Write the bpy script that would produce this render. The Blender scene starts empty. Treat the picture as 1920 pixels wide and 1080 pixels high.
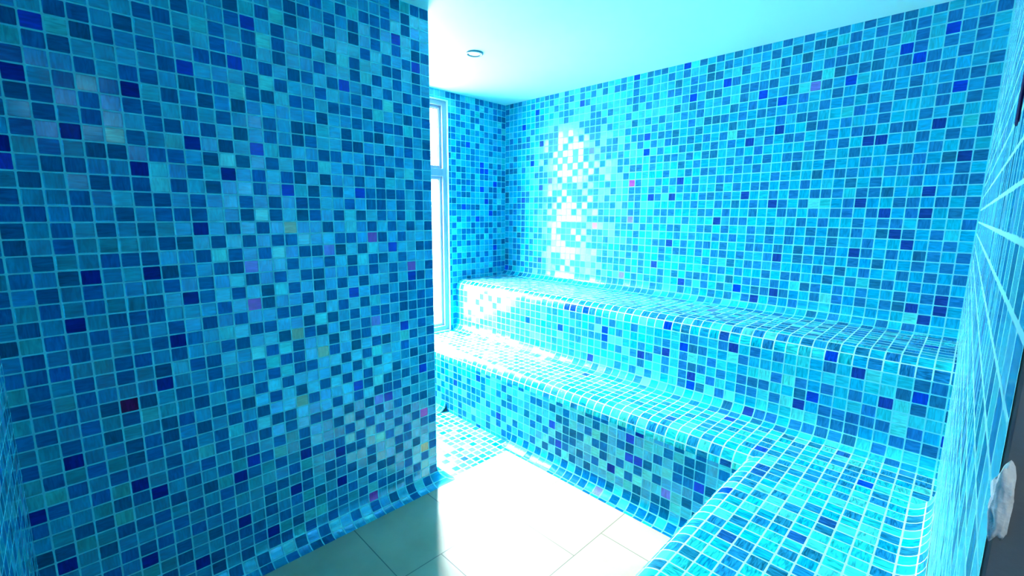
import bpy, math, random
from mathutils import Vector, Matrix

# ------------------------------------------------------------------ scale
# Every length below is in tile pitches (one mosaic tile + joint = 5 cm).
T = 0.05
FLOOR = -28.72            # eye level is 0
def W(x, y, z):
    return Vector((x * T, y * T, (z - FLOOR) * T))

scene = bpy.context.scene
col = scene.collection

# ------------------------------------------------------------------ camera
cam_data = bpy.data.cameras.new('camera')
cam_data.sensor_width = 36.0
cam_data.lens = 853.29 / 1920 * 36.0
cam_data.clip_start = 0.005
cam = bpy.data.objects.new('camera', cam_data)
col.objects.link(cam)
th, ps, ro = math.radians(9.1967), math.radians(45.2925), math.radians(0.4649)
F = Vector((-math.sin(ps) * math.cos(th), math.cos(ps) * math.cos(th), -math.sin(th)))
R = Vector((math.cos(ps), math.sin(ps), 0))
U = R.cross(F)
R2 = R * math.cos(ro) + U * math.sin(ro)
U2 = -R * math.sin(ro) + U * math.cos(ro)
m = Matrix((R2, U2, -F)).transposed().to_4x4()
m.translation = W(0, 0, 0)
cam.matrix_world = m
scene.camera = cam

# ------------------------------------------------------------------ view
vs = scene.view_settings
vs.view_transform = 'Standard'
vs.look = 'None'
vs.gamma = 1.0
vs.use_curve_mapping = False
vs.exposure = 1.1

# ------------------------------------------------------------------ daylight
WORLD = 36.0
world = bpy.data.worlds.new('sky')
scene.world = world
world.use_nodes = True
wn, wl = world.node_tree.nodes, world.node_tree.links
wn.clear()
wo = wn.new('ShaderNodeOutputWorld')
bg = wn.new('ShaderNodeBackground')
bg.inputs['Strength'].default_value = WORLD
tc = wn.new('ShaderNodeTexCoord')
sp = wn.new('ShaderNodeSeparateXYZ')
wr = wn.new('ShaderNodeValToRGB')
wr.color_ramp.elements[0].position = 0.46
wr.color_ramp.elements[0].color = (0.40, 0.45, 0.45, 1)
wr.color_ramp.elements[1].position = 0.54
wr.color_ramp.elements[1].color = (0.72, 0.76, 0.76, 1)
wz = wr.color_ramp.elements.new(0.80); wz.color = (2.5, 2.5, 2.4, 1)
ad = wn.new('ShaderNodeMath'); ad.operation = 'MULTIPLY_ADD'
ad.inputs[1].default_value = 0.5; ad.inputs[2].default_value = 0.5
wl.new(tc.outputs['Generated'], sp.inputs[0])
wl.new(sp.outputs['Z'], ad.inputs[0])
wl.new(ad.outputs[0], wr.inputs[0])
wl.new(wr.outputs[0], bg.inputs['Color'])
wl.new(bg.outputs[0], wo.inputs['Surface'])

def area_light(name, loc, direction, sx, sy, power, color=(1, 1, 1), portal=False):
    d = bpy.data.lights.new(name, 'AREA')
    d.shape = 'RECTANGLE'; d.size = sx; d.size_y = sy
    d.energy = power; d.color = color
    if portal:
        d.cycles.is_portal = True
    o = bpy.data.objects.new(name, d)
    o.location = loc
    o.rotation_euler = Vector(direction).to_track_quat('-Z', 'Z').to_euler()
    col.objects.link(o)
    return o

# the tall window in the far left wall lets the sky in
WY0, WY1, WZ0, WZ1 = 29.5, 44.9, -19.15, 17.25
area_light('window_portal', W(-62.5, (WY0 + WY1) / 2, (WZ0 + WZ1) / 2), (1, 0, 0),
           (WY1 - WY0) * T, (WZ1 - WZ0) * T, 1.0, portal=True)
# unseen fill light added in the hallway to brighten the partition
HALL = 11.0
area_light('hallway_fill', W(20, -10, 17.5), (-0.75, 0.35, -0.75), 0.9, 1.2, HALL, (0.80, 0.95, 1.0))

# ------------------------------------------------------------------ tagging
def tag(o, label=None, cat=None, kind=None, group=None):
    if label: o['label'] = label
    if cat: o['category'] = cat
    if kind: o['kind'] = kind
    if group: o['group'] = group
    return o

def empty(name, loc):
    o = bpy.data.objects.new(name, None)
    o.empty_display_size = 0.1
    o.location = loc
    col.objects.link(o)
    return o

# ------------------------------------------------------------------ node helpers
def new_mat(name):
    mt = bpy.data.materials.new(name); mt.use_nodes = True
    nt = mt.node_tree
    b = nt.nodes['Principled BSDF']
    return mt, nt, b

def mth(nt, op, a, b=None, c=None):
    n = nt.nodes.new('ShaderNodeMath'); n.operation = op
    for i, v in enumerate((a, b, c)):
        if v is None: continue
        if isinstance(v, (int, float)): n.inputs[i].default_value = v
        else: nt.links.new(v, n.inputs[i])
    return n.outputs[0]

def vmth(nt, op, a, b=None, scale=None):
    n = nt.nodes.new('ShaderNodeVectorMath'); n.operation = op
    for i, v in enumerate((a, b)):
        if v is None: continue
        if isinstance(v, tuple): n.inputs[i].default_value = v
        else: nt.links.new(v, n.inputs[i])
    if scale is not None:
        n.inputs['Scale'].default_value = scale
    return n.outputs[0]

def mix_col(nt, fac, a, b):
    n = nt.nodes.new('ShaderNodeMix'); n.data_type = 'RGBA'
    for s, v in ((n.inputs['Factor'], fac), (n.inputs['A'], a), (n.inputs['B'], b)):
        if isinstance(v, (int, float)): s.default_value = v
        elif isinstance(v, tuple): s.default_value = v
        else: nt.links.new(v, s)
    return n.outputs['Result']

# glass mosaic: tile colour and character come per tile from the mesh
# attributes, the joints from the tile coordinates in the UV map
def mosaic_material(name, joint=0.045, joint_color=(0.13, 0.66, 0.74, 1), tilt=0.05, rough=(0.16, 0.30), streak=0.3, coat=1.52, metal=0.0):
    mt, nt, b = new_mat(name)
    N, L = nt.nodes, nt.links
    uv = N.new('ShaderNodeUVMap'); uv.uv_map = 'tiles'
    tint = N.new('ShaderNodeAttribute'); tint.attribute_name = 'tint'
    rnd = N.new('ShaderNodeAttribute'); rnd.attribute_name = 'rnd'
    sep = N.new('ShaderNodeSeparateXYZ'); L.new(uv.outputs[0], sep.inputs[0])
    rs = N.new('ShaderNodeSeparateXYZ'); L.new(rnd.outputs['Vector'], rs.inputs[0])
    # joints that wander a little
    wob = N.new('ShaderNodeTexNoise'); wob.inputs['Scale'].default_value = 1.3
    L.new(uv.outputs[0], wob.inputs['Vector'])
    wv = mth(nt, 'MULTIPLY', mth(nt, 'SUBTRACT', wob.outputs['Fac'], 0.5), 0.05)
    def edge(c):
        f = mth(nt, 'FRACT', c)
        d = mth(nt, 'ABSOLUTE', mth(nt, 'SUBTRACT', f, 0.5))
        return mth(nt, 'SUBTRACT', 0.5, d)          # distance to nearest joint line
    eu, ev = edge(sep.outputs['X']), edge(sep.outputs['Y'])
    # rounded-corner distance
    R_ = 0.07
    ax = mth(nt, 'MAXIMUM', mth(nt, 'SUBTRACT', joint + R_, eu), 0.0)
    ay = mth(nt, 'MAXIMUM', mth(nt, 'SUBTRACT', joint + R_, ev), 0.0)
    rr = mth(nt, 'SQRT', mth(nt, 'ADD', mth(nt, 'MULTIPLY', ax, ax), mth(nt, 'MULTIPLY', ay, ay)))
    din = mth(nt, 'ADD', mth(nt, 'SUBTRACT', R_, rr), wv)   # >0 inside the tile
    inside = N.new('ShaderNodeMapRange'); inside.interpolation_type = 'SMOOTHSTEP'
    inside.inputs['From Min'].default_value = -0.008; inside.inputs['From Max'].default_value = 0.014
    L.new(din, inside.inputs['Value'])
    # brushed streaks, each tile its own direction and drawing
    loc = vmth(nt, 'FRACTION', uv.outputs[0])
    rot = N.new('ShaderNodeVectorRotate'); rot.rotation_type = 'Z_AXIS'
    L.new(loc, rot.inputs['Vector'])
    L.new(mth(nt, 'MULTIPLY', mth(nt, 'ROUND', mth(nt, 'MULTIPLY', rs.outputs['X'], 3.0)), 1.5708), rot.inputs['Angle'])
    sc = vmth(nt, 'MULTIPLY', rot.outputs[0], (1.1, 6.5, 1.0))
    off = vmth(nt, 'MULTIPLY', rnd.outputs['Vector'], (37.0, 91.0, 13.0))
    sv = vmth(nt, 'ADD', sc, off)
    st = N.new('ShaderNodeTexNoise'); st.inputs['Scale'].default_value = 1.0
    st.inputs['Detail'].default_value = 3.0; st.inputs['Distortion'].default_value = 0.9
    L.new(sv, st.inputs['Vector'])
    sf = N.new('ShaderNodeMapRange')
    sf.inputs['From Min'].default_value = 0.35; sf.inputs['From Max'].default_value = 0.68
    sf.inputs['To Min'].default_value = 1.0 - streak; sf.inputs['To Max'].default_value = 1.0 + streak * 0.5
    L.new(st.outputs['Fac'], sf.inputs['Value'])
    tcol = vmth(nt, 'SCALE', tint.outputs['Color'])
    L.new(sf.outputs[0], tcol.node.inputs['Scale'])
    base = mix_col(nt, inside.outputs[0], joint_color, tcol)
    L.new(base, b.inputs['Base Color'])
    # light glass carries a metallic lustre, dark glass hardly any
    lu = N.new('ShaderNodeAttribute'); lu.attribute_name = 'lustre'
    lus = mth(nt, 'MULTIPLY', lu.outputs['Fac'], inside.outputs[0])
    L.new(mth(nt, 'ADD', mth(nt, 'MULTIPLY', lus, 0.4), 0.12), b.inputs['Specular IOR Level'])
    rg = N.new('ShaderNodeMapRange')
    rg.inputs['To Min'].default_value = rough[0]; rg.inputs['To Max'].default_value = rough[1]
    L.new(rs.outputs['Z'], rg.inputs['Value'])
    L.new(mix_col(nt, inside.outputs[0], (0.8, 0.8, 0.8, 1), rg.outputs[0]), b.inputs['Roughness'])
    L.new(mth(nt, 'MULTIPLY', lus, metal), b.inputs['Metallic'])
    b.inputs['Specular Tint'].default_value = (0.15, 0.85, 1.0, 1)
    # pearly lustre layer
    L.new(mth(nt, 'MULTIPLY', lus, 0.9), b.inputs['Coat Weight'])
    L.new(rg.outputs[0], b.inputs['Coat Roughness'])
    b.inputs['Coat IOR'].default_value = coat
    # faces sit at slightly different angles
    geo = N.new('ShaderNodeNewGeometry')
    tl = vmth(nt, 'SCALE', vmth(nt, 'SUBTRACT', rnd.outputs['Vector'], (0.5, 0.5, 0.5)), scale=tilt)
    nn = vmth(nt, 'NORMALIZE', vmth(nt, 'ADD', geo.outputs['Normal'], tl))
    bp = N.new('ShaderNodeBump'); bp.inputs['Strength'].default_value = 0.5
    bp.inputs['Distance'].default_value = 0.0012
    pil = N.new('ShaderNodeMapRange'); pil.interpolation_type = 'SMOOTHSTEP'
    pil.inputs['From Min'].default_value = -0.02; pil.inputs['From Max'].default_value = 0.07
    L.new(din, pil.inputs['Value'])
    hv = mth(nt, 'ADD', pil.outputs[0], mth(nt, 'MULTIPLY', st.outputs['Fac'], 0.35))
    L.new(hv, bp.inputs['Height']); L.new(nn, bp.inputs['Normal'])
    L.new(bp.outputs[0], b.inputs['Normal']); L.new(nn, b.inputs['Coat Normal'])
    return mt

def plain(name, color, rough=0.5, spec=0.5, metal=0.0):
    mt, nt, b = new_mat(name)
    b.inputs['Base Color'].default_value = (*color, 1)
    b.inputs['Roughness'].default_value = rough
    b.inputs['Specular IOR Level'].default_value = spec
    b.inputs['Metallic'].default_value = metal
    return mt

def plaster(name, c0, c1, scale=4, rough=0.7, bump=0.2, dist=0.003):
    mt, nt, b = new_mat(name)
    N, L = nt.nodes, nt.links
    tcn = N.new('ShaderNodeTexCoord')
    no = N.new('ShaderNodeTexNoise'); no.inputs['Scale'].default_value = scale
    no.inputs['Detail'].default_value = 7.0
    L.new(tcn.outputs['Object'], no.inputs['Vector'])
    rp = N.new('ShaderNodeValToRGB')
    rp.color_ramp.elements[0].position = 0.3; rp.color_ramp.elements[0].color = (*c0, 1)
    rp.color_ramp.elements[1].position = 0.62; rp.color_ramp.elements[1].color = (*c1, 1)
    L.new(no.outputs['Fac'], rp.inputs[0]); L.new(rp.outputs[0], b.inputs['Base Color'])
    b.inputs['Roughness'].default_value = rough
    n2 = N.new('ShaderNodeTexNoise'); n2.inputs['Scale'].default_value = scale * 6
    n2.inputs['Detail'].default_value = 5.0
    L.new(tcn.outputs['Object'], n2.inputs['Vector'])
    bp = N.new('ShaderNodeBump'); bp.inputs['Strength'].default_value = bump
    bp.inputs['Distance'].default_value = dist
    L.new(n2.outputs['Fac'], bp.inputs['Height']); L.new(bp.outputs[0], b.inputs['Normal'])
    return mt

def floor_material():
    mt, nt, b = new_mat('porcelain_floor')
    N, L = nt.nodes, nt.links
    tcn = N.new('ShaderNodeTexCoord')
    s = N.new('ShaderNodeSeparateXYZ'); L.new(tcn.outputs['Object'], s.inputs[0])
    # half-bond slabs of eight tile pitches
    gx = mth(nt, 'DIVIDE', mth(nt, 'ADD', s.outputs['X'], 28.85 * T), 8.05 * T)
    cx = mth(nt, 'FLOOR', gx)
    sh = mth(nt, 'MULTIPLY', mth(nt, 'FLOORED_MODULO', cx, 2.0), 0.5)
    gy = mth(nt, 'ADD', mth(nt, 'DIVIDE', mth(nt, 'SUBTRACT', s.outputs['Y'], 28.3 * T), 8.0 * T), sh)
    def e(c):
        return mth(nt, 'SUBTRACT', 0.5, mth(nt, 'ABSOLUTE', mth(nt, 'SUBTRACT', mth(nt, 'FRACT', c), 0.5)))
    d = mth(nt, 'MINIMUM', e(gx), e(gy))
    j = N.new('ShaderNodeMapRange'); j.interpolation_type = 'SMOOTHSTEP'
    j.inputs['From Min'].default_value = 0.003; j.inputs['From Max'].default_value = 0.008
    L.new(d, j.inputs['Value'])
    no = N.new('ShaderNodeTexNoise'); no.inputs['Scale'].default_value = 5.0; no.inputs['Detail'].default_value = 8.0
    L.new(tcn.outputs['Object'], no.inputs['Vector'])
    rp = N.new('ShaderNodeValToRGB')
    rp.color_ramp.elements[0].position = 0.35; rp.color_ramp.elements[0].color = (0.37, 0.34, 0.25, 1)
    rp.color_ramp.elements[1].position = 0.65; rp.color_ramp.elements[1].color = (0.45, 0.41, 0.31, 1)
    L.new(no.outputs['Fac'], rp.inputs[0])
    L.new(mix_col(nt, j.outputs[0], (0.16, 0.15, 0.13, 1), rp.outputs[0]), b.inputs['Base Color'])
    n2 = N.new('ShaderNodeTexNoise'); n2.inputs['Scale'].default_value = 9.0; n2.inputs['Detail'].default_value = 6.0
    L.new(tcn.outputs['Object'], n2.inputs['Vector'])
    rg = N.new('ShaderNodeMapRange'); rg.inputs['To Min'].default_value = 0.28; rg.inputs['To Max'].default_value = 0.5
    L.new(n2.outputs['Fac'], rg.inputs['Value']); L.new(rg.outputs[0], b.inputs['Roughness'])
    bp = N.new('ShaderNodeBump'); bp.inputs['Strength'].default_value = 0.4; bp.inputs['Distance'].default_value = 0.001
    L.new(j.outputs[0], bp.inputs['Height']); L.new(bp.outputs[0], b.inputs['Normal'])
    return mt

# ------------------------------------------------------------------ tile colours
# (linear colour, lustre)
LIGHTS = [((0.0, 0.41, 0.68), .8), ((0.0, 0.44, 0.67), 1.), ((0.0, 0.38, 0.67), .8),
          ((0.001, 0.47, 0.66), 1.), ((0.0, 0.35, 0.68), .7)]
DARKS = [((0.0, 0.14, 0.36), .0), ((0.0, 0.15, 0.40), .02), ((0.0, 0.18, 0.46), .04),
         ((0.0, 0.13, 0.30), .0), ((0.0, 0.15, 0.44), .03)]
AQUA = [((0.02, 0.62, 0.68), .9), ((0.06, 0.70, 0.70), .9), ((0.01, 0.54, 0.66), .8)]
SPECIAL = {'N': ((0.0, 0.024, 0.27), .0), 'B': ((0.0, 0.05, 0.55), .2), 'P': ((0.30, 0.05, 0.50), .6),
           'V': ((0.14, 0.16, 0.66), .8), 'G': ((0.22, 0.34, 0.24), .8), 'R': ((0.10, 0.01, 0.09), .2),
           'D': None, 'L': None}

def pick(rng, kind, dark, aqua, green=1.0):
    if kind in ('N', 'B', 'P', 'V', 'G', 'R'):
        c, l = SPECIAL[kind]
    else:
        r = rng.random()
        if kind == 'D': r = 0.0
        if kind == 'L': r = 0.9
        if r < dark: c, l = rng.choice(DARKS)
        elif r > 0.992 and kind is None: c, l = SPECIAL['B']
        elif rng.random() < aqua: c, l = rng.choice(AQUA)
        else: c, l = rng.choice(LIGHTS)
    if green != 1.0: c = (c[0], c[1] * green, c[2] * (1 + (green - 1) * .4))
    k = rng.uniform(0.88, 1.12)
    return (c[0] * k, c[1] * k * rng.uniform(.93, 1.07), c[2] * k, l)

# ------------------------------------------------------------------ tiled surfaces
class Tiled:
    """collects strips of tiles and links them as one mesh"""
    def __init__(self, seed, dark=0.38, aqua=0.25, cells=None, green=1.0, lift=0.0):
        self.v, self.f, self.uv, self.tint, self.rnd, self.sm = [], [], [], [], [], []
        self.seed, self.dark, self.aqua, self.cells = seed, dark, aqua, cells or {}
        self.cache = {}; self.green = green; self.lift = lift
    def cell(self, u, v):
        k = (math.floor(u), math.floor(v))
        if k not in self.cache:
            rng = random.Random(self.seed * 1000003 + k[0] * 7919 + k[1])
            t = pick(rng, self.cells.get(k), self.dark * (1.5 if (k[0] + k[1]) % 2 else 0.5), self.aqua, self.green)
            if self.lift and t[1] < 0.3 and t[3] < 0.1:      # paler dark glass
                t = (t[0] + .01, t[1] * 1.0 + self.lift, t[2] + self.lift * .9, t[3])
            self.cache[k] = (t, (rng.random(), rng.random(), rng.random()))
        return self.cache[k]
    def strip(self, us, prof, pos, smooth=False):
        """us: breakpoints along the run, prof: [(v, a, b)...], pos(u, a, b) -> world"""
        u0, u1 = min(us), max(us)
        ub = sorted(set([round(x, 5) for x in us] + [float(k) for k in range(math.ceil(u0), math.floor(u1) + 1)]))
        pr = [prof[0]]
        for p, q in zip(prof, prof[1:]):
            lo, hi = p[0], q[0]
            for k in range(math.floor(lo) + 1, math.ceil(hi)):
                t = (k - lo) / (hi - lo)
                if 1e-4 < t < 1 - 1e-4:
                    pr.append((float(k), p[1] + (q[1] - p[1]) * t, p[2] + (q[2] - p[2]) * t))
            pr.append(q)
        base = len(self.v); n = len(pr)
        for u in ub:
            for (v, a, b) in pr:
                self.v.append(pos(u, a, b))
        for i in range(len(ub) - 1):
            for j in range(n - 1):
                a = base + i * n + j
                self.f.append((a, a + n, a + n + 1, a + 1))
                self.uv.append(((ub[i], pr[j][0]), (ub[i+1], pr[j][0]), (ub[i+1], pr[j+1][0]), (ub[i], pr[j+1][0])))
                t, r = self.cell((ub[i] + ub[i+1]) / 2, (pr[j][0] + pr[j+1][0]) / 2)
                self.tint.append(t); self.rnd.append(r); self.sm.append(smooth)
        return self
    def build(self, name, mat, parent=None, flip=False):
        me = bpy.data.meshes.new(name)
        f = self.f
        me.from_pydata([tuple(p) for p in self.v], [], f)
        uvl = me.uv_layers.new(name='tiles')
        k = 0
        for q in self.uv:
            for c in q:
                uvl.data[k].uv = c; k += 1
        ta = me.attributes.new('tint', 'FLOAT_COLOR', 'FACE')
        ra = me.attributes.new('rnd', 'FLOAT_VECTOR', 'FACE')
        me.attributes.new('lustre', 'FLOAT', 'FACE')
        ta, ra, la = (me.attributes[n] for n in ('tint', 'rnd', 'lustre'))
        for i in range(len(f)):
            la.data[i].value = self.tint[i][3]
            ta.data[i].color = self.tint[i]; ra.data[i].vector = self.rnd[i]
        for i, p in enumerate(me.polygons): p.use_smooth = self.sm[i]
        if flip: me.flip_normals()
        me.materials.append(mat)
        o = bpy.data.objects.new(name, me)
        col.objects.link(o)
        if parent:
            o.parent = parent
            o.matrix_parent_inverse = Matrix.Translation(-parent.location)
        return o

def arc(v0, ca, cb, r, a0, a1, n=8):
    """quarter arc profile points about (ca, cb), angles in degrees"""
    out = []
    L = abs(math.radians(a1 - a0)) * r
    for i in range(n + 1):
        t = math.radians(a0 + (a1 - a0) * i / n)
        out.append((v0 + L * i / n, ca + r * math.cos(t), cb + r * math.sin(t)))
    return out

def mesh_obj(name, verts, faces, mat, parent=None, smooth=False):
    me = bpy.data.meshes.new(name)
    me.from_pydata([tuple(v) for v in verts], [], faces)
    me.materials.append(mat)
    for p in me.polygons: p.use_smooth = smooth
    o = bpy.data.objects.new(name, me); col.objects.link(o)
    if parent:
        o.parent = parent
        o.matrix_parent_inverse = Matrix.Translation(-parent.location)
    return o

class Boxes:
    def __init__(self): self.v, self.f = [], []
    def box(self, x0, x1, y0, y1, z0, z1):
        b = len(self.v)
        for x in (x0, x1):
            for y in (y0, y1):
                for z in (z0, z1): self.v.append(W(x, y, z))
        for q in ((0, 1, 3, 2), (4, 6, 7, 5), (0, 4, 5, 1), (2, 3, 7, 6), (0, 2, 6, 4), (1, 5, 7, 3)):
            self.f.append(tuple(b + i for i in q))
        return self
    def build(self, name, mat, parent=None, bevel=0.0):
        o = mesh_obj(name, self.v, self.f, mat, parent)
        if bevel:
            md = o.modifiers.new('bevel', 'BEVEL'); md.width = bevel; md.segments = 2
        return o

# ------------------------------------------------------------------ materials
M_wall = mosaic_material('glass_mosaic')
M_partition = mosaic_material('glass_mosaic_pearl', coat=1.65, rough=(0.10, 0.24), tilt=0.09, metal=0.38)
M_right = mosaic_material('glass_mosaic_glare_joints', joint=0.055, joint_color=(0.25, 0.78, 0.86, 1))  # white glare on this wall put into wider, paler joints
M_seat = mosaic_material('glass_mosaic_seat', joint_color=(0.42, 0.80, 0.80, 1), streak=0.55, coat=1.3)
M_floor_mosaic = mosaic_material('floor_mosaic', joint=0.075, joint_color=(0.34, 0.60, 0.60, 1), streak=0.3, coat=1.3)
M_floor = floor_material()
M_ceiling = plaster('ceiling_paint', (0.34, 0.77, 0.79), (0.39, 0.83, 0.84), 1.2, 0.6, 0.12, 0.002)
M_grey = plaster('raw_grey_render', (0.16, 0.17, 0.19), (0.27, 0.29, 0.31), 6, 0.85, 0.6, 0.004)
M_hall = plaster('hall_plaster', (0.10, 0.16, 0.18), (0.14, 0.20, 0.22), 2, 0.8)
M_foam = plaster('white_foam', (0.80, 0.84, 0.92), (0.92, 0.94, 0.97), 14, 0.75, 0.8, 0.004)
M_frame = plain('window_frame_white', (0.26, 0.33, 0.46), 0.3)
M_bead = plain('window_gasket', (0.16, 0.15, 0.19), 0.5)
M_trim = plaster('joint_trim', (0.30, 0.72, 0.74), (0.45, 0.80, 0.80), 20, 0.6)
M_ring = plain('lamp_ring', (0.05, 0.16, 0.22), 0.35, 0.5, 0.0)  # shade inside the lamp recess put into a dark ring colour
M_lens = plain('lamp_lens', (0.75, 0.88, 0.90), 0.35)
M_navy = plain('navy_matt', (0.003, 0.004, 0.06), 0.8, 0.1)
M_outer = plain('outer_shell', (0.35, 0.36, 0.37), 0.8)

# ------------------------------------------------------------------ dimensions
CEIL = 18.65
XW = -60.0            # window wall
YB = 57.5             # back wall
XP, YP, TP = -38.3, 26.6, 3.0      # partition face, end, thickness
YN = -3.15            # near wall
RC = 1.5              # radius of all coves and noses
ZU, YU = -10.85, 46.24             # upper bench top and front
ZL, YL = -19.29, 37.8              # lower bench top and front
XS, YS = -11.4, 8.2               # short bench front and end
Q = RC * math.pi / 2
def rx(y):            # right wall drifts outwards towards the door
    return 0.05 + (YB - y) * 0.0095
YD = 7.5             # far jamb of the door opening

# tile pattern of the partition face: for each row from the ceiling down,
# the columns (counted from the near wall) that hold dark tiles
DARK_PARTITION = [
    [26, 28, 29],
    [25, 27],
    [19, 21, 23, 24, 25, 27],
    [17, 18, 20, 22, 24, 28],
    [13, 15, 17, 20, 22, 24, 26, 28, 29],
    [10, 13, 16, 19, 23, 25, 27],
    [8, 9, 12, 14, 16, 18, 20, 22, 25, 26, 28],
    [4, 5, 7, 10, 12, 14, 16, 19, 22, 24, 26, 28],
    [2, 5, 6, 8, 11, 12, 15, 17, 18, 20, 23, 25, 27, 29],
    [3, 4, 9, 14, 16, 19, 22, 24, 26, 28],
    [2, 5, 7, 8, 10, 11, 12, 14, 15, 17, 18, 20, 21, 23, 27, 29],
    [4, 6, 9, 11, 13, 19, 22, 24, 25, 26, 28],
    [2, 3, 5, 7, 8, 10, 12, 15, 17, 18, 21, 23, 24, 27, 29],
    [1, 3, 5, 8, 9, 11, 13, 15, 17, 18, 21, 22, 25, 27, 29],
    [2, 7, 12, 16, 19, 20, 23, 24, 26, 28],
    [3, 5, 6, 8, 9, 11, 13, 15, 17, 18, 21, 23, 25, 28],
    [3, 4, 10, 14, 16, 17, 19, 22, 24, 27, 29],
    [2, 5, 6, 7, 9, 11, 14, 18, 20, 23, 24, 25, 26, 28],
    [1, 4, 7, 8, 10, 13, 15, 17, 18, 21, 23, 24, 26, 28],
    [1, 2, 4, 6, 8, 9, 10, 13, 15, 17, 18, 20, 22, 24, 26, 28],
    [1, 3, 5, 7, 12, 14, 19, 23, 25, 27, 29],
    [1, 3, 8, 9, 11, 13, 15, 16, 20, 21, 24, 26],
    [0, 2, 5, 6, 7, 10, 12, 14, 17, 18, 20, 22, 28, 29],
    [1, 3, 8, 9, 11, 12, 16, 19, 21, 23, 24, 26],
    [0, 2, 4, 8, 10, 13, 15, 17, 18, 21, 23, 25, 29],
    [0, 2, 4, 7, 10, 12, 14, 16, 18, 20, 22, 25, 28],
    [1, 5, 6, 7, 11, 14, 17, 19, 23, 24, 26, 27, 29],
    [0, 2, 4, 8, 10, 12, 15, 16, 18, 20, 22, 25, 26, 28],
    [1, 3, 7, 9, 13, 14, 17, 19, 21, 23, 24, 26, 27, 28, 29],
    [0, 1, 2, 5, 6, 8, 11, 12, 15, 17, 18, 20, 22, 24, 25, 27, 29],
    [1, 3, 5, 7, 9, 10, 14, 16, 19, 21, 22, 28],
    [0, 1, 3, 10, 13, 15, 16, 19, 21, 23, 24, 27, 29],
    [2, 4, 6, 8, 11, 12, 14, 16, 17, 20, 22, 26, 28],
    [0, 1, 3, 5, 9, 11, 13, 15, 19, 21, 23, 27, 29],
    [2, 4, 7, 8, 10, 12, 14, 16, 18, 20, 22, 25, 28],
    [0, 5, 6, 7, 9, 11, 13, 17, 22, 24, 26],
    [1, 3, 5, 6, 8, 10, 12, 14, 15, 19, 21, 23, 24, 25, 27, 29],
    [2, 4, 7, 10, 13, 15, 17, 18, 20, 22, 26],
    [1, 3, 7, 9, 11, 12, 14, 16, 19, 21, 23, 25, 27, 28],
    [0, 4, 5, 8, 10, 13, 16, 20, 22, 24, 26, 29],
    [2, 3, 7, 9, 12, 14, 17, 18, 19, 21, 23, 25, 27],
    [0, 1, 4, 5, 6, 8, 10, 11, 15, 20, 21, 24, 26, 28, 29],
    [0, 3, 7, 9, 13, 14, 16, 18, 19, 22, 25, 26],
    [4, 5, 6, 8, 10, 13, 16, 18, 20, 22, 25, 27, 29],
    [3, 7, 9, 13, 15, 17, 21, 23, 24, 26, 29],
    [7, 10, 11, 12, 14, 16, 18, 20, 22, 26, 28],
    [6, 9, 12, 15, 19, 21, 23, 24, 25, 27],
    [9, 11, 13, 14, 16, 18, 26, 29],
    [10, 12, 15, 17, 20, 22, 24, 26, 28],
]
CELLS_PARTITION = {(i, j): 'D' if i in r else 'L' for j, r in enumerate(DARK_PARTITION) for i in range(30)}
CELLS_PARTITION.update({(26, 3): 'B', (14, 5): 'B', (28, 5): 'B', (3, 8): 'B', (13, 8): 'B', (21, 8): 'B', (10, 9): 'B', (2, 11): 'N', (7, 11): 'N', (4, 14): 'N', (10, 14): 'N', (14, 14): 'B', (1, 15): 'N', (1, 16): 'B', (7, 16): 'N', (12, 16): 'N', (16, 17): 'B', (22, 17): 'B', (10, 20): 'N', (16, 20): 'G', (23, 21): 'P', (19, 22): 'V', (25, 22): 'B', (4, 23): 'N', (7, 23): 'N', (13, 23): 'V', (27, 24): 'P', (9, 25): 'N', (27, 25): 'B', (3, 26): 'N', (13, 26): 'P', (21, 26): 'B', (8, 28): 'N', (16, 29): 'G', (23, 29): 'V', (26, 30): 'B', (7, 31): 'N', (18, 31): 'G', (5, 32): 'R', (2, 35): 'N', (16, 35): 'G', (21, 35): 'B', (28, 35): 'B', (23, 37): 'V', (24, 37): 'B', (0, 38): 'N', (5, 38): 'N', (6, 39): 'N', (12, 39): 'B', (11, 40): 'N', (16, 40): 'N', (28, 40): 'P', (19, 41): 'N', (1, 42): 'N', (15, 43): 'N', (5, 44): 'N', (11, 44): 'N', (19, 44): 'N', (28, 44): 'G', (8, 46): 'N', (13, 46): 'N', (22, 47): 'P'})
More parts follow.
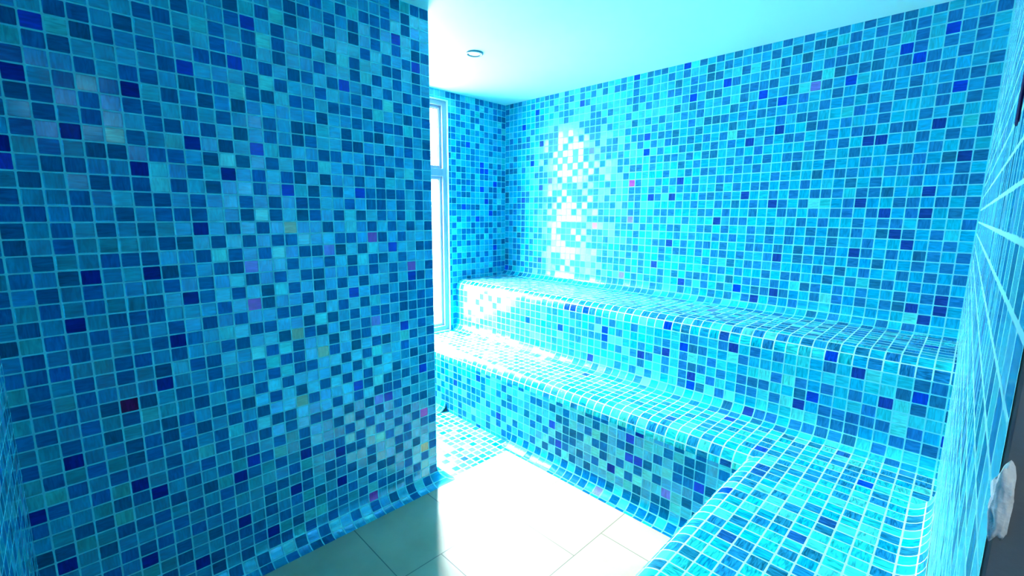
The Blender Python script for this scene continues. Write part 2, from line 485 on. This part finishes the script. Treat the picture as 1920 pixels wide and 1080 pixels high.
# the same for the right half of the back wall, columns counted from the far corner
DARK_BACK = [
    [30, 34, 36, 38, 40, 41, 43, 45, 48, 50, 52, 53, 55],
    [30, 32, 35, 37, 42, 44, 46, 47, 49, 51, 53, 54, 56, 59],
    [31, 33, 35, 36, 39, 41, 43, 45, 48, 50, 52, 54, 57, 58],
    [31, 33, 34, 38, 43, 45, 47, 48, 49, 51, 54, 56, 58],
    [30, 32, 35, 36, 39, 40, 41, 42, 44, 46, 48, 50, 51, 53, 55, 57],
    [31, 33, 34, 37, 39, 44, 47, 52, 55, 56, 59],
    [30, 32, 34, 38, 40, 42, 45, 48, 50, 52, 54, 57, 58],
    [30, 33, 35, 36, 37, 39, 41, 42, 44, 47, 49, 51, 53, 54, 56, 59],
    [31, 34, 38, 40, 43, 45, 46, 50, 52, 56, 58],
    [31, 33, 35, 37, 39, 41, 46, 47, 49, 52, 55, 57],
    [32, 34, 36, 38, 42, 44, 45, 48, 50, 51, 53, 54, 59],
    [31, 33, 35, 36, 39, 41, 46, 47, 49, 52, 55, 57, 59],
    [32, 34, 38, 40, 42, 44, 45, 47, 50, 53, 54, 56, 58],
    [33, 35, 36, 39, 41, 45, 48, 51, 55, 57, 59],
    [31, 34, 37, 38, 43, 47, 49, 50, 53, 54, 56, 58],
    [32, 34, 37, 39, 41, 42, 44, 46, 50, 52, 55, 58, 59],
    [33, 35, 36, 38, 43, 45, 47, 48, 49, 51, 52, 53, 56, 58],
    [32, 34, 37, 39, 41, 44, 46, 50, 54, 55, 57, 59],
    [31, 35, 36, 38, 41, 44, 45, 47, 49, 50, 52, 55, 58],
    [33, 39, 40, 46, 48, 51, 53, 54, 56, 59],
    [31, 32, 35, 36, 38, 41, 43, 45, 47, 49, 51, 53, 55, 57],
    [32, 34, 37, 39, 41, 43, 45, 47, 49, 52, 58],
    [33, 35, 36, 38, 41, 42, 44, 46, 48, 49, 52, 54, 56, 57, 59],
    [32, 33, 35, 37, 38, 40, 43, 46, 47, 49, 51, 53, 56, 58],
    [36, 39, 41, 42, 44, 48, 50, 52, 55, 57, 59],
    [33, 37, 38, 40, 43, 45, 46, 49, 51, 53, 54, 56, 58],
    [32, 34, 35, 36, 39, 41, 42, 44, 47, 48, 50, 52, 55, 57, 59],
    [34, 36, 38, 40, 42, 43, 45, 48, 50, 52, 54, 55, 58],
    [33, 35, 37, 39, 41, 44, 46],
    [],
]
CELLS_BACK = {(i, j): 'D' if i in r else 'L' for j, r in enumerate(DARK_BACK[:29]) for i in range(31, 60)}
CELLS_BACK.update({(4, 4): 'B', (4, 16): 'N', (6, 10): 'B', (7, 2): 'B', (8, 7): 'N', (8, 14): 'B', (13, 15): 'P', (13, 24): 'P', (19, 20): 'P', (19, 24): 'V', (24, 27): 'V', (25, 14): 'P', (25, 19): 'V', (27, 8): 'B', (27, 10): 'B', (28, 16): 'N', (29, 25): 'N', (31, 16): 'N', (31, 22): 'N', (32, 0): 'B', (32, 14): 'N', (33, 4): 'B', (33, 27): 'N', (37, 3): 'B', (37, 19): 'N', (40, 10): 'N', (40, 16): 'N', (40, 27): 'B', (41, 5): 'B', (42, 28): 'N', (43, 6): 'B', (43, 9): 'N', (43, 17): 'N', (44, 23): 'N', (44, 27): 'N', (46, 5): 'V', (49, 5): 'B', (51, 11): 'N', (51, 17): 'N', (51, 22): 'N', (52, 11): 'N', (53, 3): 'B', (53, 18): 'N', (54, 4): 'B', (54, 20): 'N', (55, 21): 'N', (56, 2): 'B', (56, 10): 'N', (56, 16): 'N', (56, 18): 'N', (56, 27): 'N', (57, 7): 'B', (57, 28): 'N', (58, 13): 'N', (58, 26): 'N', (58, 27): 'N'})
CELLS_UPPER = {(6, 44): 'P', (13, 40): 'P', (16, 43): 'B', (22, 43): 'B', (24, 40): 'B', (26, 40): 'B', (27, 46): 'N', (29, 43): 'B', (34, 44): 'N', (37, 40): 'B', (37, 43): 'N', (40, 45): 'N', (43, 40): 'N', (44, 41): 'N', (46, 47): 'N', (50, 45): 'N', (51, 44): 'B', (54, 41): 'N', (56, 43): 'N', (58, 42): 'B'}
CELLS_LOWER = {(10, 59): 'B', (15, 57): 'B', (19, 61): 'N', (28, 59): 'B', (29, 61): 'B', (35, 64): 'V', (36, 55): 'N', (36, 61): 'N', (39, 56): 'N', (39, 59): 'B', (42, 61): 'V', (45, 59): 'B'}
CELLS_SEAT = {(41, 53): 'N', (45, 49): 'B', (47, 56): 'N', (49, 53): 'B', (50, 56): 'N', (50, 57): 'N', (51, 66): 'N', (54, 49): 'N', (54, 63): 'N', (55, 60): 'N', (56, 53): 'B'}
CELLS_WINDOW = {(2, 13): 'B', (2, 24): 'B', (4, 11): 'B', (4, 16): 'B', (6, 19): 'B', (8, 7): 'B', (9, 17): 'B'}


# ------------------------------------------------------------------ back wall
s = Tiled(1, 0.40, 0.04, CELLS_BACK, 0.97, 0.03)
pr = [(.25, YB, CEIL)] + arc(28.25, YB - RC, ZU + RC, RC, 0, -90)
s.strip([0, 60.6], pr[:2], lambda u, a, b: W(XW + u, a, b))
s.strip([0, 60.6], pr[1:], lambda u, a, b: W(XW + u, a, b), True)
tag(s.build('wall_back', M_wall), kind='structure')

# ------------------------------------------------------------------ upper bench
bench = empty('tiled_bench', W(-30, (YU + YB) / 2, ZL))
tag(bench, 'upper turquoise mosaic bench step along the back wall, above and behind the lower bench', 'bench')
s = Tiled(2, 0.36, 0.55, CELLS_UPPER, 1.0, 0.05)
v = 28 + Q
flat = (YB - RC) - (YU + RC)
pr = [(v, YB - RC, ZU), (v + flat, YU + RC, ZU)]
s.strip([.02, 60.2], pr, lambda u, a, b: W(XW + u, a, b))
nose = arc(v + flat, YU + RC, ZU - RC, RC, 90, 180)
s.strip([.02, 60.2], nose, lambda u, a, b: W(XW + u, a, b), True)
s.build('seat', M_seat, bench)
v = v + flat + Q
s = Tiled(3, 0.40, 0.38, CELLS_UPPER, 1.0, 0.02)
h = (ZU - RC) - (ZL + RC)
s.strip([.02, 60.2], [(v, YU, ZU - RC), (v + h, YU, ZL + RC)], lambda u, a, b: W(XW + u, a, b))
v += h
cove = arc(v, YU - RC, ZL + RC, RC, 0, -90)
s.strip([.02, 60.25], cove, lambda u, a, b: W(XW + u, a, b), True)
s.build('riser', M_wall, bench)
v += Q

# ------------------------------------------------------------------ lower bench
V0 = v                                  # v at the back of the lower seat
bench = empty('tiled_bench', W(-30, (YU + YL) / 2, FLOOR))
tag(bench, 'lower L-shaped turquoise mosaic bench turning the corner along the right wall', 'bench')
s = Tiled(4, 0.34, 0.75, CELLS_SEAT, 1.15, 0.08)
flat = (YU - RC) - (YL + RC)
s.strip([.02, 60.27], [(V0, YU - RC, ZL), (V0 + flat, YL + RC, ZL)], lambda u, a, b: W(XW + u, a, b))
vn = V0 + flat
nose = arc(vn, YL + RC, ZL - RC, RC, 90, 180)
def posA(u, a, b): return W(XW + u, a, b)
s.strip([.02, 60 + XS + RC], nose, posA, True)
# arm along the right wall: run follows -Y, profile follows X
def shear(x, y):
    t = (x - XS) / (0 - XS)
    return x + max(0.0, min(1.1, t)) * (rx(y) - rx(YL + RC))
w0 = V0 + (YU - RC)
def posB(u, a, b):
    y = w0 - u
    return W(shear(a, y), y, b)
uB0, uB1 = vn, w0 - YS
def swap(prof):       # profile given as (v, x, z): tile columns continue those of the back seat
    return prof
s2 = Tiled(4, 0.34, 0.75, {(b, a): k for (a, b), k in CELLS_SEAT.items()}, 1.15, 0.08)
xs0, xs1 = XS + RC, 0.2 - RC
s2.strip([uB0, uB1], [(60 + xs0, xs0, ZL), (60 + xs1, xs1, ZL)], posB)
noseB = [(60 + xs0 - (Q - (p[0] - 0)), p[1], p[2]) for p in arc(0, XS + RC, ZL - RC, RC, 180, 90)]
s2.strip([uB0 - 0.3, uB1], noseB, posB, True)
wallcove = arc(60 + xs1, xs1, ZL + RC, RC, -90, 0)
s2.strip([uB0, uB1], wallcove, posB, True)
me_parts = s2
seat = s.build('seat', M_seat, bench)
s2.build('seat', M_seat, bench)
# front risers
v = vn + Q
s = Tiled(5, 0.46, 0.45, CELLS_LOWER)
h = (ZL - RC) - (FLOOR + RC)
XC0, XC1 = 8.3, 21.5                   # the cove is missing between these columns
full = [(v, YL, ZL - RC), (v + h, YL, FLOOR + RC)]
s.strip([.02, 60 + XS + 1], full, posA)
cove = arc(v + h, YL - RC, FLOOR + RC, RC, 0, -90)
s.strip([.02, XC0], cove, posA, True)
s.strip([XC0, XC1], [(v + h, YL, FLOOR + RC), (v + h + RC, YL, FLOOR)], posA)
s.strip([XC1, 60 + XS + 1], cove, posA, True)
s.build('riser', M_wall, bench)
s = Tiled(6, 0.40, 0.5)
vr = 60 + xs0 - Q
prB = [(0, XS, FLOOR + RC), (h, XS, ZL - RC)]
def posC(u, a, b):
    return W(a, w0 - u, b)
s.strip([uB0 + 0.2, uB1], prB, posC)
covB = [(-Q + p[0], p[1], p[2]) for p in arc(0, XS - RC, FLOOR + RC, RC, -90, 0)]
s.strip([uB0 + 0.2, uB1], covB, posC, True)
# end face towards the door
s.strip([0, 11.6], [(0, 0, FLOOR), (ZL - FLOOR - .7, 0, ZL - .7)], lambda u, a, b: W(XS + u, YS, b))
s.build('riser', M_wall, bench)

# ------------------------------------------------------------------ right wall
s = Tiled(7, 0.36, 0.3)
def posR(u, a, b):
    y = YB - u
    return W(rx(y), y, b)
s.strip([0, YB - YD], [(0, 0, CEIL), (CEIL - FLOOR, 0, FLOOR)], posR)
# lintel over the door opening and the stub beyond it
DOORTOP = 15.2
s.strip([YB - YD, YB + 1.0], [(0, 0, CEIL), (CEIL - DOORTOP, 0, DOORTOP)], posR)
s.strip([YB + 1.0, YB - YN], [(0, 0, CEIL), (CEIL - FLOOR, 0, FLOOR)], posR)
tag(s.build('wall_right', M_right), kind='structure')
# raw reveals of the opening
bx = Boxes()
bx.box(rx(YD) + .01, rx(YD) + 5.0, YD, YD + 6, FLOOR, CEIL)
bx.box(rx(-1) + .01, rx(-1) + 5.0, YN - 1, -1.0, FLOOR, CEIL)
bx.box(rx(YD) + .2, rx(YD) + 5.0, -1.0, YD, DOORTOP, CEIL)
tag(bx.build('trim_door_reveal', M_grey, bevel=0.002), kind='structure')

# ------------------------------------------------------------------ window wall
s = Tiled(8, 0.42, 0.15, CELLS_WINDOW)
def posW(u, a, b): return W(XW, YB - u, b)
uw0, uw1 = YB - WY1, YB - WY0
full = [(0, 0, CEIL), (CEIL - FLOOR, 0, FLOOR)]
s.strip([0, uw0], full, posW)
s.strip([uw0, uw1], [(0, 0, CEIL), (CEIL - WZ1, 0, WZ1)], posW)
s.strip([uw0, uw1], [(CEIL - WZ0, 0, WZ0), (CEIL - FLOOR, 0, FLOOR)], posW)
s.strip([uw1, YB - YN], full, posW)
tag(s.build('wall_left', M_wall), kind='structure')

# window: reveal, frame, transom, panes
win = empty('window_1', W(XW, (WY0 + WY1) / 2, WZ0)); tag(win, kind='structure')
def frame_ring(y0, y1, z0, z1, w, x0, x1):
    b = Boxes()
    b.box(x0, x1, y0, y0 + w, z0, z1); b.box(x0, x1, y1 - w, y1, z0, z1)
    b.box(x0, x1, y0 + w, y1 - w, z0, z0 + w); b.box(x0, x1, y0 + w, y1 - w, z1 - w, z1)
    return b
frame_ring(WY0 - .1, WY1 + .1, WZ0 - .1, WZ1 + .1, .12, XW - 4, XW + .12).build('window_reveal', M_trim, win, 0.001)
frame_ring(WY0, WY1, WZ0, WZ1, .75, XW - 1.6, XW - .35).build('window_frame', M_frame, win, 0.002)
TZ = 6.42
Boxes().box(XW - 1.55, XW - .3, WY0 + .75, WY1 - .75, TZ - .58, TZ + .58).build('transom', M_frame, win, 0.002)
for z0, z1 in ((WZ0 + .75, TZ - .58), (TZ + .58, WZ1 - .75)):
    sash = frame_ring(WY0 + .75, WY1 - .75, z0, z1, .42, XW - 1.35, XW - .75)
    sash.build('sash', M_frame, win, 0.002)
    frame_ring(WY0 + 1.17, WY1 - 1.17, z0 + .42, z1 - .42, .1, XW - 1.2, XW - .9).build('gasket', M_bead, win)
mt = bpy.data.materials.new('clear_glass'); mt.use_nodes = True
nt = mt.node_tree; nt.nodes.clear()
oo = nt.nodes.new('ShaderNodeOutputMaterial'); tr = nt.nodes.new('ShaderNodeBsdfTransparent')
gl = nt.nodes.new('ShaderNodeBsdfGlossy'); gl.inputs['Roughness'].default_value = 0.02
tr.inputs[0].default_value = (0.93, 0.97, 0.96, 1)
fr = nt.nodes.new('ShaderNodeFresnel'); mx = nt.nodes.new('ShaderNodeMixShader')
gg = nt.nodes.new('ShaderNodeNewGeometry')          # reflect on the entry face only
nt.links.new(mth(nt, 'MULTIPLY', fr.outputs[0], mth(nt, 'SUBTRACT', 1.0, gg.outputs['Backfacing'])), mx.inputs[0])
nt.links.new(tr.outputs[0], mx.inputs[1])
nt.links.new(gl.outputs[0], mx.inputs[2]); nt.links.new(mx.outputs[0], oo.inputs[0])
M_glass = mt
for z0, z1 in ((WZ0 + 1.1, TZ - 1.0), (TZ + 1.0, WZ1 - 1.1)):
    Boxes().box(XW - 1.1, XW - 1.0, WY0 + 1.15, WY1 - 1.15, z0, z1).build('pane', M_glass, win)

# ------------------------------------------------------------------ partition
s = Tiled(9, 0.40, 0.12, CELLS_PARTITION, 0.92)
path = [(YN, XP, YN, 1, 0), (YP, XP, YP, 1, 1), (YP + TP, XP - TP, YP, -1, 1), (2 * YP + TP - YN, XP - TP, YN, -1, 0)]
def posP(u, a, b):    # a = distance out from the wall face
    p = u - 30 + YP
    for (s0, x0, y0, nx0, ny0), (s1, x1, y1, nx1, ny1) in zip(path, path[1:]):
        if p <= s1 + 1e-6 or s1 == path[-1][0]:
            t = (p - s0) / (s1 - s0)
            L_ = s1 - s0
            # mitred corners: the offset only widens inside the last tile
            if (s0, s1) == (path[0][0], path[1][0]):
                return W(XP + a, y0 + t * (y1 - y0) + a * max(0, 1 - (s1 - p)), b)
            if (s0, s1) == (path[1][0], path[2][0]):
                k = a * (max(0, 1 - (p - s0)) - max(0, 1 - (s1 - p)))
                return W(x0 + t * (x1 - x0) + k, YP + a, b)
            return W(XP - TP - a, y0 + t * (y1 - y0) + a * max(0, 1 - (p - s0)), b)
ks = [YN - YP + 30, 30, 30 + TP, 30 + TP + YP - YN]
rowtop = 0.0
VP = 1.034            # rows on the partition are a touch tighter
pr = [(0, 0, CEIL)] + [(VP * p[0], p[1], p[2]) for p in
      [(CEIL - (FLOOR + RC) + q[0], RC - q[1], q[2]) for q in arc(0, 0, FLOOR + RC, RC, 0, -90)]]
s.strip(ks, pr[:2], posP)
s.strip(ks + [29, 31, 32], pr[1:], posP, True)
tag(s.build('wall_partition', M_partition), kind='structure')

# ------------------------------------------------------------------ near wall (door side)
s = Tiled(10, 0.36, 0.15)
s.strip([0, rx(YN) - XW], [(-.3, 0, CEIL), (CEIL - FLOOR - .3, 0, FLOOR)], lambda u, a, b: W(XW + u, YN, b))
tag(s.build('wall_near', M_wall), kind='structure')

# ------------------------------------------------------------------ floors and ceiling
XM = -37.4
s = Tiled(11, 0.16, 1.0)
s.strip([0, XM - XW], [(0, YN, FLOOR), (YB - YN, YB, FLOOR)], lambda u, a, b: W(XW + u, a, b))
tag(s.build('floor_mosaic', M_floor_mosaic), kind='structure')
fl = mesh_obj('floor', [W(XM, YN - 2, FLOOR), W(rx(YN) + .5, YN - 2, FLOOR), W(rx(YN) + .5, YB, FLOOR), W(XM, YB, FLOOR)],
              [(0, 1, 2, 3)], M_floor)
fl.location = (0, 0, 0); tag(fl, kind='structure')
cl = Boxes().box(XW - 1, 40, YN - 20, YB + 1, CEIL, CEIL + 3).build('ceiling', M_ceiling)
tag(cl, kind='structure')
# hallway behind the door opening
hb = Boxes()
hb.box(38, 40, YN - 20, YD + 8, FLOOR, CEIL); hb.box(rx(0) + 5, 40, YN - 20, YN - 18, FLOOR, CEIL)
hb.box(rx(0) + 5, 40, YD + 6, YD + 8, FLOOR, CEIL); hb.box(rx(0) + 4, rx(0) + 5, YN - 20, YN - .9, FLOOR, CEIL)
tag(hb.build('wall_hallway', M_hall), kind='structure')
tag(Boxes().box(rx(YN) + .5, 40, YN - 20, YD + 8, FLOOR - 1, FLOOR - .02).build('floor_hallway', M_grey), kind='structure')
# outer masonry, just outside the tiled skins
ob = Boxes()
ob.box(XW - 1, 6, YB + .3, YB + 4, FLOOR - 2, CEIL + 3)
ob.box(XW - 4, 6, YN - 3, YN - .3, FLOOR - 2, CEIL + 3)
ob.box(rx(YD) + .2, 5.2, YD + 6, YB + .3, FLOOR - 2, CEIL + 3)
ob.box(XW - 4, XW - .2, YN - .3, WY0 - .1, FLOOR - 2, CEIL + 3); ob.box(XW - 4, XW - .2, WY1 + .1, YB + 4, FLOOR - 2, CEIL + 3)
ob.box(XW - 4, XW - .2, WY0 - .1, WY1 + .1, FLOOR - 2, WZ0 - .1); ob.box(XW - 4, XW - .2, WY0 - .1, WY1 + .1, WZ1 + .1, CEIL + 3)
tag(ob.build('wall_masonry', M_outer), kind='structure')

# ------------------------------------------------------------------ ceiling downlight
lx, ly = -43.8, 36.9
lamp = empty('ceiling_spotlight', W(lx, ly, CEIL))
tag(lamp, 'small round recessed spotlight with a thin rim in the pale ceiling', 'ceiling light')
def lathe(name, prof, mat, parent, cx, cy, n=48):
    vv, ff = [], []
    for i in range(n):
        t = 2 * math.pi * i / n
        for r, z in prof: vv.append(W(cx + r * math.cos(t), cy + r * math.sin(t), z))
    k = len(prof)
    for i in range(n):
        for j in range(k - 1):
            a, b = i * k + j, ((i + 1) % n) * k + j
            ff.append((a, b, b + 1, a + 1))
    return mesh_obj(name, vv, ff, mat, parent, True)
lathe('trim_ring', [(1.0, CEIL), (1.0, CEIL - .12), (.92, CEIL - .2), (.80, CEIL - .16), (.76, CEIL - .02)], M_ring, lamp, lx, ly)
lathe('lamp_lens', [(.001, CEIL - .16), (.4, CEIL - .15), (.7, CEIL - .1), (.76, CEIL - .01)], M_lens, lamp, lx, ly)

# ------------------------------------------------------------------ foam at the door reveal
def blob(name, c, r, seed, mat, sub=4, amp=.28):
    import bmesh
    from mathutils import noise
    bm = bmesh.new(); bmesh.ops.create_icosphere(bm, subdivisions=sub, radius=1)
    for vv in bm.verts:
        n = noise.fractal(vv.co * 1.7 + Vector((seed, 0, 0)), 1.0, 2.0, 3)
        k = 1 + amp * n
        p = Vector((vv.co.x * r[0], vv.co.y * r[1], vv.co.z * r[2])) * k
        vv.co = W(c[0] + p.x, c[1] + p.y, c[2] + p.z)
    me = bpy.data.meshes.new(name); bm.to_mesh(me); bm.free()
    for p in me.polygons: p.use_smooth = True
    me.materials.append(mat)
    o = bpy.data.objects.new(name, me); col.objects.link(o)
    return o
tag(blob('foam_lump', (rx(YD) + .05, YD - .06, -3.26), (.10, .10, .46), 3.1, M_foam, amp=.32),
    'elongated lump of white expanding foam on the grey door reveal beside the right wall', 'foam')
tag(blob('foam_crumb', (rx(YD) + .17, YD - .03, -1.35), (.035, .05, .035), 7.7, M_foam, 3),
    'tiny white foam crumb on the grey door reveal, above the large foam lump', 'foam')

# dark panel on the right wall
py0, py1 = 17.3, 18.4
bp_ = Boxes().box(rx(18) - .05, rx(18) + .12, py0, py1, 2.4, 5.6).build('wall_band', M_navy, None, 0.003)  # raised dark navy box set at a dark slit in the wall
tag(bp_, 'narrow dark navy upright panel on the right wall near the top right corner', 'band')
